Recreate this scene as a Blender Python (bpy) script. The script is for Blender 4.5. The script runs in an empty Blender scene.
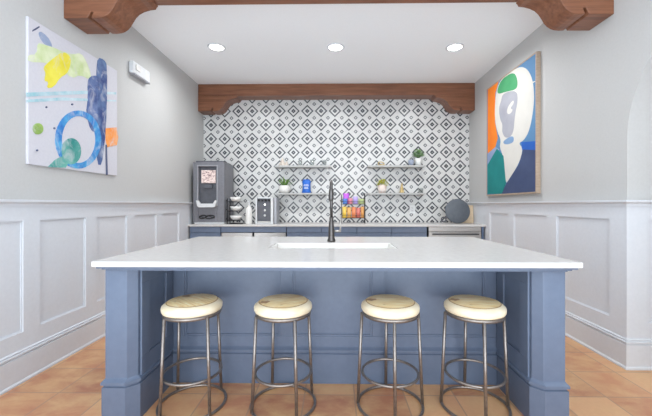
import bpy, bmesh, math, random
from mathutils import Vector, Matrix
random.seed(7)
PI = math.pi
scene = bpy.context.scene
COL = scene.collection

# ------------------------------------------------------------------ materials
def lin(c):
    return tuple((v/12.92 if v <= .04045 else ((v+.055)/1.055)**2.4) for v in [x/255 for x in c]) + (1,)

def mat(name, rgb, rough=.5, metal=0, spec=.5, emit=None, es=0, trans=0, coat=0):
    m = bpy.data.materials.new(name); m.use_nodes = True
    b = m.node_tree.nodes['Principled BSDF']
    b.inputs['Base Color'].default_value = lin(rgb)
    b.inputs['Roughness'].default_value = rough
    b.inputs['Metallic'].default_value = metal
    b.inputs['Specular IOR Level'].default_value = spec
    if trans: b.inputs['Transmission Weight'].default_value = trans
    if coat: b.inputs['Coat Weight'].default_value = coat
    if emit:
        b.inputs['Emission Color'].default_value = lin(emit); b.inputs['Emission Strength'].default_value = es
    return m

class NT:
    def __init__(s, m): s.m = m; s.t = m.node_tree; s.n = s.t.nodes; s.b = s.n['Principled BSDF']
    def node(s, k, **kw):
        n = s.n.new(k)
        for a, v in kw.items(): setattr(n, a, v)
        return n
    def link(s, a, b): s.t.links.new(a, b)
    def _in(s, sock, v):
        if hasattr(v, 'node'): s.link(v, sock)
        else: sock.default_value = v
    def math(s, op, a, b=None, c=None):
        n = s.node('ShaderNodeMath', operation=op)
        s._in(n.inputs[0], a)
        if b is not None: s._in(n.inputs[1], b)
        if c is not None: s._in(n.inputs[2], c)
        return n.outputs[0]
    def coord(s, scale=(1,1,1), loc=(0,0,0)):
        tc = s.node('ShaderNodeTexCoord'); mp = s.node('ShaderNodeMapping')
        mp.inputs['Scale'].default_value = scale; mp.inputs['Location'].default_value = loc
        s.link(tc.outputs['Object'], mp.inputs['Vector']); return mp.outputs['Vector']
    def noise(s, vec, scale, detail=4, rough=.55, dist=0):
        n = s.node('ShaderNodeTexNoise'); s.link(vec, n.inputs['Vector'])
        n.inputs['Scale'].default_value = scale; n.inputs['Detail'].default_value = detail
        n.inputs['Roughness'].default_value = rough; n.inputs['Distortion'].default_value = dist
        return n.outputs['Fac']
    def ramp(s, fac, stops, interp='LINEAR'):
        r = s.node('ShaderNodeValToRGB'); r.color_ramp.interpolation = interp
        e = r.color_ramp.elements
        while len(e) < len(stops): e.new(.5)
        for el, (p, c) in zip(e, stops): el.position = p; el.color = lin(c)
        s.link(fac, r.inputs['Fac']); return r.outputs['Color']
    def mix(s, fac, a, b, mode='MIX'):
        n = s.node('ShaderNodeMix', data_type='RGBA', blend_type=mode)
        s._in(n.inputs[0], fac)
        for sock, v in ((n.inputs[6], a), (n.inputs[7], b)):
            if isinstance(v, tuple) and len(v) == 3: sock.default_value = lin(v)
            else: s._in(sock, v)
        return n.outputs[2]
    def bump(s, h, strength=.2, dist=.01):
        n = s.node('ShaderNodeBump'); n.inputs['Strength'].default_value = strength; n.inputs['Distance'].default_value = dist
        s.link(h, n.inputs['Height']); s.link(n.outputs['Normal'], s.b.inputs['Normal'])
    def col(s, c): s.link(c, s.b.inputs['Base Color'])

def mottled(name, c1, c2, scale=8, rough=.5, metal=0, stretch=(1,1,1), bump=0, detail=4, spec=.5, lo=.3, hi=.7):
    m = mat(name, c1, rough, metal, spec); n = NT(m)
    f = n.noise(n.coord(stretch), scale, detail)
    n.col(n.ramp(f, [(lo, c1), (hi, c2)]))
    if bump: n.bump(f, bump)
    return m

M = {}
M['wall'] = mottled('wall_paint', (192,191,189), (196,195,193), 60, .75, bump=.02)
M['white'] = mottled('white_trim_paint', (217,220,225), (221,224,229), 40, .45)
M['ceiling'] = mottled('ceiling_paint', (244,246,248), (247,249,251), 60, .85)
M['blue'] = mottled('blue_cabinet_paint', (96,109,131), (102,115,137), 20, .36)
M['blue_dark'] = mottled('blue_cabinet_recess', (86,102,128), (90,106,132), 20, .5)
M['quartz'] = mottled('white_quartz', (203,200,197), (211,208,205), 30, .22)
M['steel'] = mottled('brushed_steel', (176,172,168), (196,192,188), 30, .34, 1, (1,1,20))
M['gunmetal'] = mottled('brushed_gunmetal_tube', (138,131,126), (160,152,147), 60, .36, .8)
M['bronze'] = mottled('dark_bronze_metal', (84,82,82), (104,100,98), 50, .32, .9)
M['black'] = mat('black_plastic', (30,30,33), .4)
M['black_wire'] = mat('black_wire', (48,48,52), .4, .6)
M['shelf'] = mottled('pale_grey_shelf', (168,168,166), (186,185,182), 15, .4, stretch=(1,6,6))
M['mgrey'] = mottled('grey_machine_plastic', (112,112,118), (122,122,128), 30, .4)
M['mgrey2'] = mottled('mid_grey_machine_bezel', (150,150,156), (160,160,165), 30, .35, .3)
M['mdark'] = mottled('charcoal_machine_recess', (78,79,86), (94,95,102), 12, .45)
M['pale'] = mottled('pale_grey_plastic', (214,215,216), (224,225,226), 30, .4)
M['ceramic'] = mottled('white_ceramic', (228,226,222), (236,234,230), 20, .25)
M['pinkceramic'] = mottled('blush_ceramic', (226,206,196), (236,220,212), 20, .4)
M['bluegrey'] = mottled('blue_grey_ceramic', (142,152,172), (162,170,186), 20, .35)
M['gold'] = mottled('pale_gold', (196,168,112), (214,190,138), 20, .4, .4)
M['beige'] = mottled('beige_ceramic', (206,192,178), (218,206,194), 20, .55)
M['slate'] = mottled('slate_grey_board', (86,91,99), (96,101,108), 18, .55)
M['tan'] = mottled('pale_wood_board', (206,182,150), (220,198,168), 14, .55, stretch=(1,1,8))
M['leafA'] = mottled('leaf_green', (92,132,66), (132,168,92), 30, .55)
M['leafB'] = mottled('leaf_bush_green', (100,146,88), (150,186,124), 30, .6)
M['leafC'] = mottled('leaf_lime', (176,178,40), (212,208,84), 30, .6)
M['soil'] = mottled('dark_soil', (62,48,38), (84,66,52), 60, .9)
M['bluebag'] = mottled('blue_pouch_film', (24,92,190), (36,110,208), 20, .35)
M['label'] = mat('white_label_ink', (232,238,246), .5)
M['glass'] = bpy.data.materials.new('clear_glass'); M['glass'].use_nodes = True
_t = M['glass'].node_tree; _t.nodes.clear()
_o = _t.nodes.new('ShaderNodeOutputMaterial'); _m = _t.nodes.new('ShaderNodeMixShader'); _a = _t.nodes.new('ShaderNodeBsdfTransparent'); _g = _t.nodes.new('ShaderNodeBsdfGlossy'); _l = _t.nodes.new('ShaderNodeLayerWeight')
_a.inputs[0].default_value = (.93, .95, .95, 1); _g.inputs['Roughness'].default_value = .05; _l.inputs['Blend'].default_value = .25
_t.links.new(_l.outputs['Facing'], _m.inputs[0]); _t.links.new(_a.outputs[0], _m.inputs[1]); _t.links.new(_g.outputs[0], _m.inputs[2]); _t.links.new(_m.outputs[0], _o.inputs[0])
M['outlet'] = mat('white_outlet_plastic', (232,232,232), .4)
M['slot'] = mat('dark_slot', (60,60,62), .5)
M['frame'] = mottled('light_wood_frame', (170,148,128), (186,166,146), 20, .5, stretch=(1,1,6))
M['canvas'] = mottled('canvas_white', (204,202,209), (210,208,214), 50, .8)
M['lamp'] = mat('lamp_diffuser', (255,255,255), .5, emit=(255,252,246), es=6)

def wood(name, cs, stretch, scale=3.0, rough=.4, bump=.05):
    m = mat(name, cs[0], rough); n = NT(m); v = n.coord(stretch)
    f = n.noise(v, scale, 8, .62, .4); g = n.noise(n.coord((1,1,1)), 1.6, 2)
    c = n.ramp(f, [(.3, cs[0]), (.5, cs[1]), (.72, cs[2])])
    n.col(n.mix(n.math('MULTIPLY', g, .3), c, cs[3])); n.bump(f, bump)
    return m
M['beam'] = wood('brown_beam_wood', [(104,64,44), (130,83,58), (150,102,75), (106,68,50)], (1,14,14), 2.2, .34)
M['seat'] = mat('pale_pine_seat', (226,204,160), .45)
n = NT(M['seat'])
f = n.noise(n.coord((3,26,3)), 3.0, 6, .6, .3)
kn = n.noise(n.coord((9,14,9), (2.3,1.1,0)), 1.2, 2, .4)
c = n.ramp(f, [(.34, (224,186,128)), (.5, (248,224,170)), (.64, (254,242,206))])
c = n.mix(n.ramp(kn, [(.67, (0,0,0)), (.71, (230,230,230))]), c, (158,112,72))
n.col(c); n.bump(f, .06)
M['seatside'] = mottled('pale_pine_sawn_edge', (240,222,186), (250,240,216), 9, .55, stretch=(1,1,3), bump=.08)
M['seatline'] = mottled('dark_seat_seam', (176,142,98), (198,164,120), 20, .6)

# patterned encaustic wall tile: a world-fixed grid of diamonds
M['tile'] = mat('diamond_pattern_tile', (226,226,228), .3)
n = NT(M['tile'])
tc = n.node('ShaderNodeTexCoord'); sp = n.node('ShaderNodeSeparateXYZ'); n.link(tc.outputs['Object'], sp.inputs[0])
P = .2238
def cell(sock, off):
    return n.math('ABSOLUTE', n.math('SUBTRACT', n.math('FRACT', n.math('DIVIDE', n.math('SUBTRACT', sock, off - 20*P - P/2), P)), .5))
X, Z = sp.outputs[0], sp.outputs[2]
big = n.math('ADD', cell(X, -2.027), cell(Z, 2.717))
sml = n.math('ADD', cell(X, -2.027 + P/2), cell(Z, 2.717 + P/2))
def band(d, a, b):
    return n.math('MULTIPLY', n.math('GREATER_THAN', d, a), n.math('LESS_THAN', d, b))
dark = n.math('MAXIMUM', band(big, .335, .455), n.math('MAXIMUM', band(big, .035, .17), band(sml, .07, .145)))
nz = n.noise(n.coord(), 25, 4)
pale = n.ramp(nz, [(.3, (205,204,202)), (.7, (215,214,211))])
inkc = n.ramp(nz, [(.3, (54,56,63)), (.7, (70,72,80))])
gx, gz = cell(X, -2.027 + P/2), cell(Z, 2.717 + P/2)
c = n.mix(dark, pale, inkc)
gr = n.math('LESS_THAN', n.math('MINIMUM', gx, gz), .006)
n.col(n.mix(n.math('MULTIPLY', gr, .35), c, (190,190,190)))

# terracotta floor
M['floor'] = mat('terracotta_tile', (186,132,98), .38)
n = NT(M['floor'])
tc = n.node('ShaderNodeTexCoord'); sp = n.node('ShaderNodeSeparateXYZ'); n.link(tc.outputs['Object'], sp.inputs[0])
T = .314
u = n.math('DIVIDE', n.math('SUBTRACT', sp.outputs[0], .118 - 40*T), T)
w = n.math('DIVIDE', n.math('SUBTRACT', sp.outputs[1], 2.095 - 40*T), T)
cb = n.node('ShaderNodeCombineXYZ'); n.link(n.math('FLOOR', u), cb.inputs[0]); n.link(n.math('FLOOR', w), cb.inputs[1])
wn = n.node('ShaderNodeTexWhiteNoise', noise_dimensions='2D'); n.link(cb.outputs[0], wn.inputs['Vector'])
n1 = n.noise(n.coord((1,1.6,1)), 4.5, 5, .6, .4); n2 = n.noise(n.coord(), 40, 3)
base = n.ramp(wn.outputs['Value'], [(0, (174,114,86)), (.5, (202,142,104)), (1, (222,172,128))])
c = n.mix(n.ramp(n1, [(.36, (0,0,0)), (.68, (235,235,235))]), base, (222,182,132))
c = n.mix(n.math('MULTIPLY', n2, .25), c, (160,104,78))
du = n.math('ABSOLUTE', n.math('SUBTRACT', n.math('FRACT', u), .5)); dw = n.math('ABSOLUTE', n.math('SUBTRACT', n.math('FRACT', w), .5))
gr = n.math('GREATER_THAN', n.math('MAXIMUM', du, dw), .4865)
c = n.mix(n.math('MULTIPLY', gr, .75), c, (166,134,112))
n.col(c)
n.bump(n.math('SUBTRACT', n.math('MULTIPLY', n1, .3), gr), .25, .004)

# ------------------------------------------------------------------ mesh helpers
def box(bm, x0, x1, y0, y1, z0, z1, mi=0):
    v = [bm.verts.new((x, y, z)) for z in (z0, z1) for y in (y0, y1) for x in (x0, x1)]
    for f in ((0,2,3,1), (4,5,7,6), (0,1,5,4), (2,6,7,3), (0,4,6,2), (1,3,7,5)):
        bm.faces.new([v[i] for i in f]).material_index = mi

def tube(bm, pts, r, n=10, closed=False, mi=0):
    pts = [Vector(p) for p in pts]; rings = []; N = len(pts); ref = None
    for i, p in enumerate(pts):
        a = pts[(i-1) % N] if (closed or i) else p; b = pts[(i+1) % N] if (closed or i < N-1) else p
        t = (b - a).normalized()
        if ref is None: ref = t.orthogonal().normalized()
        ref = (ref - t*ref.dot(t)).normalized(); s = t.cross(ref)
        rr = r[i] if isinstance(r, (list, tuple)) else r
        rings.append([bm.verts.new(p + (ref*math.cos(2*PI*k/n) + s*math.sin(2*PI*k/n))*rr) for k in range(n)])
    for i in range(N if closed else N-1):
        A, B = rings[i], rings[(i+1) % N]
        for k in range(n):
            f = bm.faces.new((A[k], A[(k+1) % n], B[(k+1) % n], B[k])); f.smooth = True; f.material_index = mi
    if not closed:
        bm.faces.new(rings[0][::-1]).material_index = mi; bm.faces.new(rings[-1]).material_index = mi

def circle(r, z=0, n=40, cx=0, cy=0): return [(cx + r*math.cos(2*PI*k/n), cy + r*math.sin(2*PI*k/n), z) for k in range(n)]

def lathe(bm, prof, n=32, c=(0,0,0), mi=None, smooth=True, ax='z'):
    rings = []
    for (r, z) in prof:
        if r <= 1e-6: rings.append([bm.verts.new((0, 0, z))]); continue
        rings.append([bm.verts.new((r*math.cos(2*PI*k/n), r*math.sin(2*PI*k/n), z)) for k in range(n)])
    for i in range(len(rings)-1):
        A, B = rings[i], rings[i+1]; m = mi[i] if isinstance(mi, (list, tuple)) else (mi or 0)
        for k in range(n):
            q = (k+1) % n
            if len(A) == 1 and len(B) == 1: continue
            if len(A) == 1: f = bm.faces.new((A[0], B[q], B[k]))
            elif len(B) == 1: f = bm.faces.new((A[k], A[q], B[0]))
            else: f = bm.faces.new((A[k], A[q], B[q], B[k]))
            f.smooth = smooth; f.material_index = m
    vs = [v for r in rings for v in r]
    if ax == 'y': bmesh.ops.transform(bm, matrix=Matrix.Rotation(PI/2, 4, 'X'), verts=vs)
    if ax == 'x': bmesh.ops.transform(bm, matrix=Matrix.Rotation(PI/2, 4, 'Y'), verts=vs)
    bmesh.ops.translate(bm, vec=Vector(c), verts=vs)
    return vs

def prism(bm, poly, f0, f1, mi=0):
    """poly in 2D; f0/f1 turn a 2D point into the two ends of the extrusion"""
    a = [bm.verts.new(f0(*p)) for p in poly]; b = [bm.verts.new(f1(*p)) for p in poly]
    fa = bm.faces.new(a); fb = bm.faces.new(b[::-1]); fa.material_index = fb.material_index = mi
    for i in range(len(poly)):
        j = (i+1) % len(poly)
        bm.faces.new((a[j], a[i], b[i], b[j])).material_index = mi

def blob(bm, c, r, sub=2, jitter=0):
    g = bmesh.ops.create_icosphere(bm, subdivisions=sub, radius=1)
    for v in g['verts']:
        k = 1 + random.uniform(-jitter, jitter)
        v.co = Vector(c) + Vector((v.co.x*r[0]*k, v.co.y*r[1]*k, v.co.z*r[2]*k))
    for v in g['verts']:
        for f in v.link_faces: f.smooth = True

def obj(name, bm, mats, parent=None, bevel=0, seg=2):
    bmesh.ops.recalc_face_normals(bm, faces=bm.faces[:])
    me = bpy.data.meshes.new(name); bm.to_mesh(me); bm.free()
    for m in (mats if isinstance(mats, (list, tuple)) else [mats]): me.materials.append(M[m])
    o = bpy.data.objects.new(name, me); COL.objects.link(o)
    if parent: o.parent = parent
    if bevel:
        b = o.modifiers.new('Bevel', 'BEVEL'); b.width = bevel; b.segments = seg; b.limit_method = 'ANGLE'; b.angle_limit = .6
    return o

def B(): return bmesh.new()
def boxobj(name, dims, m, parent=None, bevel=0):
    b = B(); box(b, *dims); return obj(name, b, m, parent, bevel)

def tag(o, label, cat, group=None):
    o['label'] = label; o['category'] = cat
    if group: o['group'] = group
    return o
def thing(name, label, cat, loc=(0,0,0), rz=0, group=None):
    o = bpy.data.objects.new(name, None); COL.objects.link(o); o.empty_display_size = .05
    o.location = loc; o.rotation_euler = (0, 0, rz)
    return tag(o, label, cat, group)
def struct(o): o['kind'] = 'structure'; return o
def copy_tree(o, parent=None):
    c = o.copy(); COL.objects.link(c)
    if parent: c.parent = parent
    for ch in list(o.children): copy_tree(ch, c)
    return c

# ------------------------------------------------------------------ room shell
W = 2.148; HC = 3.08; YB = 5.37; YF = .3; TH = .15
struct(boxobj('floor', (-2.6, 4.2, YF, YB+TH, -.1, 0), 'floor'))
struct(boxobj('ceiling', (-2.3, 4.2, YF, YB+TH, HC, HC+.1), 'ceiling'))
struct(boxobj('wall_left', (-W-TH, -W, YF, YB+TH, 0, HC), 'wall'))
b = B(); box(b, -W, W, YB, YB+TH, 0, HC); struct(obj('wall_back', b, 'tile'))
# right wall with an arched opening nearer than the jamb at y = AJ
AJ = 2.478; AR = .86; AZ = 1.68; WT = .5
b = B()
box(b, W, W+WT, AJ, YB+TH, 0, HC)
box(b, W, W+WT, YF, AJ-2*AR, 0, HC)
arch = [(AJ, HC), (AJ, AZ)] + [(AJ-AR+AR*math.cos(PI*k/40), AZ+AR*math.sin(PI*k/40)) for k in range(1, 40)] + [(AJ-2*AR, AZ), (AJ-2*AR, HC)]
prism(b, arch, lambda y, z: (W, y, z), lambda y, z: (W+WT, y, z))
bmesh.ops.remove_doubles(b, verts=b.verts[:], dist=.0005)
struct(obj('wall_right', b, 'wall'))
struct(boxobj('wall_hall', (4.05, 4.2, YF, YB+TH, 0, HC), 'wall'))

struct(boxobj('wall_hall_end', (W+WT, 4.05, YB, YB+TH, 0, HC), 'wall'))
struct(boxobj('wall_hall_shield', (W+.0, 4.05, YF-.12, YF, 0, HC), 'wall'))  # unseen wall added to keep outside light off the arch jamb
RAIL = 1.235
def wainscot(n, side, panels, y0, y1):
    """flat painted stiles and rails standing proud of recessed panels, side = -1 left / +1 right"""
    x = lambda t: side*(W - t)
    def bx(b, t0, t1, ya, yb, za, zb):
        xs = sorted((x(t0), x(t1))); box(b, xs[0], xs[1], ya, yb, za, zb)
    P0, P1, D = .335, 1.09, .018
    root = B(); cuts = [y0] + [v for p in panels for v in p] + [y1]
    bx(root, .0005, D, y0, y1, 0, P0); bx(root, .0005, D, y0, y1, P1, RAIL-.03)
    for i in range(0, len(cuts), 2): bx(root, .0005, D, cuts[i], cuts[i+1], P0, P1)
    r = struct(obj('trim_%d' % n, root, 'white'))
    for ya, yb in panels:
        b = B(); bx(b, .0005, .003, ya, yb, P0, P1)
        for (c, d, e, f) in ((ya, yb, P0, P0+.008), (ya, yb, P1-.008, P1), (ya, ya+.008, P0+.008, P1-.008), (yb-.008, yb, P0+.008, P1-.008)):
            bx(b, .003, .009, c, d, e, f)
        obj('panel', b, 'white', r)
    return r
def railprof(side, y0, y1, name):
    b = B(); pr = [(.0, RAIL-.05), (.024, RAIL-.05), (.026, RAIL-.03), (.036, RAIL-.022), (.05, RAIL-.016), (.052, RAIL), (.0, RAIL)]
    prism(b, pr, lambda t, z: (side*(W-.0005-t), y0 - (t if side > 0 else 0), z), lambda t, z: (side*(W-.0005-t), y1, z))
    return struct(obj(name, b, 'white', bevel=.001))
BASEP = [(.018, 0), (.042, 0), (.042, .012), (.034, .022), (.034, .176), (.025, .180), (.025, .188), (.036, .191), (.036, .199), (.025, .203), (.025, .210), (.030, .213), (.018, .220)]
def baseprof(side, y0, y1, name):
    b = B(); prism(b, BASEP, lambda t, z: (side*(W-t), y0 - (t if side > 0 else 0), z), lambda t, z: (side*(W-t), y1, z))
    return struct(obj(name, b, 'white'))
YC = 4.70
wainscot(1, -1, [(round(a+.033,3), round(c+.033,3)) for a, c in ((.64,1.075), (1.205,1.64), (1.77,2.203), (2.332,2.77), (2.902,3.327), (3.457,3.887), (4.022,4.457))], YF, YB-.001)
wainscot(2, 1, [(2.617,3.237), (3.387,4.007), (4.147,4.627)], AJ+.0, YB-.001)
railprof(-1, YF, YB-.001, 'trim_3'); railprof(1, AJ-.0005, YB-.001, 'trim_4')
baseprof(-1, YF, YC+.06, 'baseboard_left'); baseprof(1, AJ, YC+.06, 'baseboard_right')
# jamb of the arch, panelled like the room (it faces the camera)
b = B(); D = .018
for (xa, xb, za, zb) in ((W-.018, W+WT, 0, .335), (W-.018, W+WT, 1.09, RAIL-.03), (W-.018, W+.135, .335, 1.09), (W+WT-.13, W+WT, .335, 1.09)):
    box(b, xa, xb, AJ-D, AJ-.0005, za, zb)
r = struct(obj('trim_5', b, 'white'))
b = B(); box(b, W+.135, W+WT-.13, AJ-.003, AJ-.0005, .335, 1.09)
for (xa, xb, za, zb) in ((W+.135, W+WT-.13, .335, .349), (W+.135, W+WT-.13, 1.076, 1.09), (W+.135, W+.149, .349, 1.076), (W+WT-.144, W+WT-.13, .349, 1.076)):
    box(b, xa, xb, AJ-.011, AJ-.003, za, zb)
obj('panel', b, 'white', r)
b = B(); pr = [(.0, RAIL-.05), (.024, RAIL-.05), (.026, RAIL-.03), (.036, RAIL-.022), (.05, RAIL-.016), (.052, RAIL), (.0, RAIL)]
prism(b, pr, lambda t, z: (W-t-.0005, AJ-t-.0005, z), lambda t, z: (W+WT, AJ-t-.0005, z)); struct(obj('trim_6', b, 'white', bevel=.002))
b = B(); prism(b, BASEP, lambda t, z: (W-t, AJ-t, z), lambda t, z: (W+WT, AJ-t, z)); struct(obj('baseboard_arch', b, 'white'))

# ------------------------------------------------------------------ ceiling beams with carved ends
def corbel_poly(zb, zt):
    k = (zt - zb)/.24
    p = [(0, 0), (.19, 0), (.215, .05), (.236, .046), (.218, .002), (.26, 0), (.30, .004), (.33, .014), (.36, .034), (.385, .062), (.405, .096),
         (.43, .135), (.46, .163), (.50, .184), (.55, .198), (.598, .203), (.61, .226), (.618, .226), (.618, .24), (0, .24)]
    return [(t, zb + z*k) for t, z in p]
def beam(label, y0, y1, zb, zt, corb):
    r = thing('ceiling_beam', label, 'beam', (0, (y0+y1)/2, zb))
    o = boxobj('timber', (-W+.001, W-.001, y0-(y0+y1)/2, y1-(y0+y1)/2, 0, zt-zb), 'beam', r, .006)
    for s in (-1, 1):
        b = B(); h = (y1-y0)/2
        prism(b, corbel_poly(corb-zb, -.0005), lambda t, z: (s*(W-.001-t), -h, z), lambda t, z: (s*(W-.001-t), h, z))
        obj('corbel', b, 'beam', r, .004)
beam('brown timber beam against the patterned tile wall, with scroll-cut ends', 5.147, YB-.002, 2.895, HC-.001, 2.657)
beam('brown timber beam overhead in front of the island, with scroll-cut ends', 2.59, 2.84, 2.915, HC-.001, 2.672)

# ------------------------------------------------------------------ recessed ceiling lights
def can(x, y, label):
    r = thing('ceiling_light', label, 'ceiling light', (x, y, HC), 0, 'recessed lights above the island')
    b = B(); lathe(b, [(.083, -.0005), (.105, -.0005), (.104, -.006), (.084, -.010), (.083, -.0005)], 40); obj('trim_ring', b, 'white', r)
    b = B(); lathe(b, [(0, -.004), (.083, -.004), (.083, -.001), (0, -.001)], 40); obj('diffuser', b, 'lamp', r)
for x, l in ((-1.42, 'round recessed light nearest the wall with the watercolour'), (0, 'round recessed light midway between the two others'), (1.42, 'round recessed light nearest the wall with the face picture')):
    can(x, 3.96 + .014*x, l)

# ------------------------------------------------------------------ island
HI = .90; Y0 = 1.735; Y1 = 3.115; X0, X1 = -1.293, 1.281
isl = thing('kitchen_island', 'large slate-blue panelled island with square corner posts under a white top', 'kitchen island', (0, 2.4, 0))
iy = 2.4
def frame_panel(b, f, u0, u1, z0, z1, cols, st, rails, depth):
    """stiles and rails in front of a recessed field; f maps (u, depth, z)"""
    def bx(a0, a1, d0, d1, c0, c1):
        p = [f(a0, d0, c0), f(a1, d1, c1)]
        q = [sorted((p[0][i], p[1][i])) for i in range(3)]
        box(b, q[0][0], q[0][1], q[1][0], q[1][1], q[2][0], q[2][1])
    bx(u0, u1, 0, depth, z0, z0+rails[0]); bx(u0, u1, 0, depth, z1-rails[1], z1)
    for c in cols: bx(c-st/2, c+st/2, 0, depth, z0+rails[0], z1-rails[1])
ZT = .842
PY = 2.235
# cabinet body behind the seating recess
b = B(); box(b, -1.245, 1.228, PY+.02-iy, PY+.035-iy, 0, ZT); box(b, -1.245, 1.228, 3.045-iy, 3.06-iy, 0, ZT); box(b, -1.245, -1.23, PY+.035-iy, 3.045-iy, 0, ZT); box(b, 1.213, 1.228, PY+.035-iy, 3.045-iy, 0, ZT); box(b, -1.23, 1.213, PY+.035-iy, 3.045-iy, .08, .1)
obj('carcass', b, 'blue', isl)
b = B()
frame_panel(b, lambda u, d, z: (u, PY+.0195-d-iy, z), -1.11, 1.083, .0, ZT, (-1.07, -.333, .29, 1.043), .085, (.31, .075), .014)
bp = obj('back_panel', b, 'blue', isl, .003)
for (ua, ub) in ((-1.0275, -.3755), (-.2905, .2475), (.3325, 1.0005)):
    b = B()
    for (a, c, z0, z1) in ((ua, ub, .31, .322), (ua, ub, ZT-.087, ZT-.075), (ua, ua+.012, .322, ZT-.087), (ub-.012, ub, .322, ZT-.087)):
        box(b, a, c, PY+.0115-iy, PY+.0195-iy, z0, z1)
    obj('panel_bead', b, 'blue', bp)
BP = [(0, 0), (.016, 0), (.016, .196), (.007, .200), (.007, .208), (.021, .212), (.021, .226), (.006, .236), (0, .242)]
b = B(); prism(b, [(t, z) for t, z in BP], lambda t, z: (-1.11, PY+.0055-t-iy, z), lambda t, z: (1.083, PY+.0055-t-iy, z)); obj('baseboard', b, 'blue', bp)
def column(s, xo, xi):
    """post at the front corner: outer face xo, inner face xi, chamfered inner front edge"""
    ya = 1.815; ch = .04*s
    foot = [(xo, ya), (xi + ch, ya), (xi, ya+.04), (xi, PY), (xo, PY)]
    b = B(); prism(b, foot, lambda x, y: (x, y-iy, 0), lambda x, y: (x, y-iy, ZT))
    c = obj('post', b, 'blue', isl, .002)
    # recessed panel on the inner side face, and plinth all round
    sg = -s
    def fx(u, d, z): return (xi + sg*d, u - iy, z)
    b = B(); frame_panel(b, fx, ya+.055, PY-.001, .235, ZT, (ya+.098, PY-.05), .085, (.10, .085), .012); obj('side_panel', b, 'blue', c, .002)
    b = B()
    for k in range(len(BP)-1):
        (t0, z0), (t1, z1) = BP[k], BP[k+1]
        def ring(t, z):
            return [(xo + s*t*.6, ya - t, z), (xi + ch, ya - t, z), (xi + sg*t*.95, ya+.04 - t*.4, z), (xi + sg*t*.95, PY-.018, z)]
        A = [b.verts.new((p[0], p[1]-iy, p[2])) for p in ring(t0, z0)]; C = [b.verts.new((p[0], p[1]-iy, p[2])) for p in ring(t1, z1)]
        for i in range(3): b.faces.new((A[i], A[i+1], C[i+1], C[i]))
        # outer side
        a2 = b.verts.new((xo + s*t0*.6, 3.06-iy, z0)); c2 = b.verts.new((xo + s*t1*.6, 3.06-iy, z1)); b.faces.new((A[0], C[0], c2, a2))
    bmesh.ops.remove_doubles(b, verts=b.verts[:], dist=.0003)
    obj('plinth', b, 'blue', c)
column(-1, -1.272, -1.112); column(1, 1.243, 1.085)
# cove moulding under the top
b = B()
for (d, z0, z1) in ((0, .8425, .850), (.014, .850, .859), (.032, .859, .8695)):
    xa, xb, ya, yb, tk = X0+.045-d, X1-.045+d, Y0+.05-d-iy, Y1-.05+d-iy, .09
    for q in ((xa, xb, ya, ya+tk), (xa, xb, yb-tk, yb), (xa, xa+tk, ya+tk, yb-tk), (xb-tk, xb, ya+tk, yb-tk)): box(b, *q, z0, z1)
obj('top_moulding', b, 'blue', isl, .002)
# continuous worktop with the sink cut out of it
SX0, SX1, SY0, SY1 = -.47, .43, 2.28, 2.60
b = B()
xs = (X0, SX0, SX1, X1); ys = (Y0, SY0, SY1, Y1); g = {}
for k, z in enumerate((.87, HI)):
    for i, x in enumerate(xs):
        for j, y in enumerate(ys): g[i, j, k] = b.verts.new((x, y, z))
for i in range(3):
    for j in range(3):
        if (i, j) == (1, 1): continue
        for k in (0, 1): b.faces.new([g[i, j, k], g[i+1, j, k], g[i+1, j+1, k], g[i, j+1, k]])
for i in range(3):
    for j in (0, 3): b.faces.new([g[i, j, 0], g[i+1, j, 0], g[i+1, j, 1], g[i, j, 1]]); b.faces.new([g[j, i, 0], g[j, i+1, 0], g[j, i+1, 1], g[j, i, 1]])
for (p, q) in (((1,1),(2,1)), ((1,2),(2,2)), ((1,1),(1,2)), ((2,1),(2,2))):
    b.faces.new([g[p[0], p[1], 0], g[q[0], q[1], 0], g[q[0], q[1], 1], g[p[0], p[1], 1]])
tag(obj('island_worktop', b, 'quartz', None, .004), 'wide white stone worktop with square edges lying on the blue island', 'worktop')
# undermount sink hangs in the cut-out
sk = thing('kitchen_sink', 'white undermount sink basin set into the island worktop', 'sink', ((SX0+SX1)/2, (SY0+SY1)/2, .69))
hx, hy = (SX1-SX0)/2 - .006, (SY1-SY0)/2 - .006
b = B(); t = .012
box(b, -hx, hx, -hy, hy, 0, t)
box(b, -hx, -hx+t, -hy, hy, t, .2085); box(b, hx-t, hx, -hy, hy, t, .2085); box(b, -hx+t, hx-t, -hy, -hy+t, t, .2085); box(b, -hx+t, hx-t, hy-t, hy, t, .2085)
obj('basin', b, 'ceramic', sk, .003)
b = B(); lathe(b, [(.0, .0165), (.028, .0165), (.042, .0155), (.045, .0125), (.0, .0125)], 24); obj('drain', b, 'steel', sk)
# tap behind the sink
fa = thing('kitchen_faucet', 'tall dark bronze gooseneck faucet standing on the island behind the sink', 'faucet', (-.035, 2.70, HI))
b = B(); lathe(b, [(0, 0), (.034, 0), (.034, .012), (.026, .03), (.023, .10), (.020, .15), (.0165, .17), (.0165, .20), (0, .20)], 28); obj('base', b, 'bronze', fa)
pts = [(0, 0, .19), (0, 0, .30), (0, 0, .42)] + [(0, -.065+.065*math.cos(a*PI/12), .42+.065*math.sin(a*PI/12)) for a in range(1, 13)] + [(0, -.13, .40)]
b = B(); tube(b, pts, .0125, 14); obj('spout', b, 'bronze', fa)
b = B(); lathe(b, [(0, .33), (.014, .33), (.019, .34), (.019, .40), (.0155, .425), (0, .425)], 24, (0, -.13, 0)); obj('spray_head', b, 'bronze', fa)
b = B(); tube(b, [(.018, 0, .085), (.075, 0, .085)], .009, 12); tube(b, [(.072, 0, .080), (.074, 0, .12), (.080, 0, .215)], [.007, .006, .0045], 10); obj('lever', b, 'steel', fa)

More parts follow.
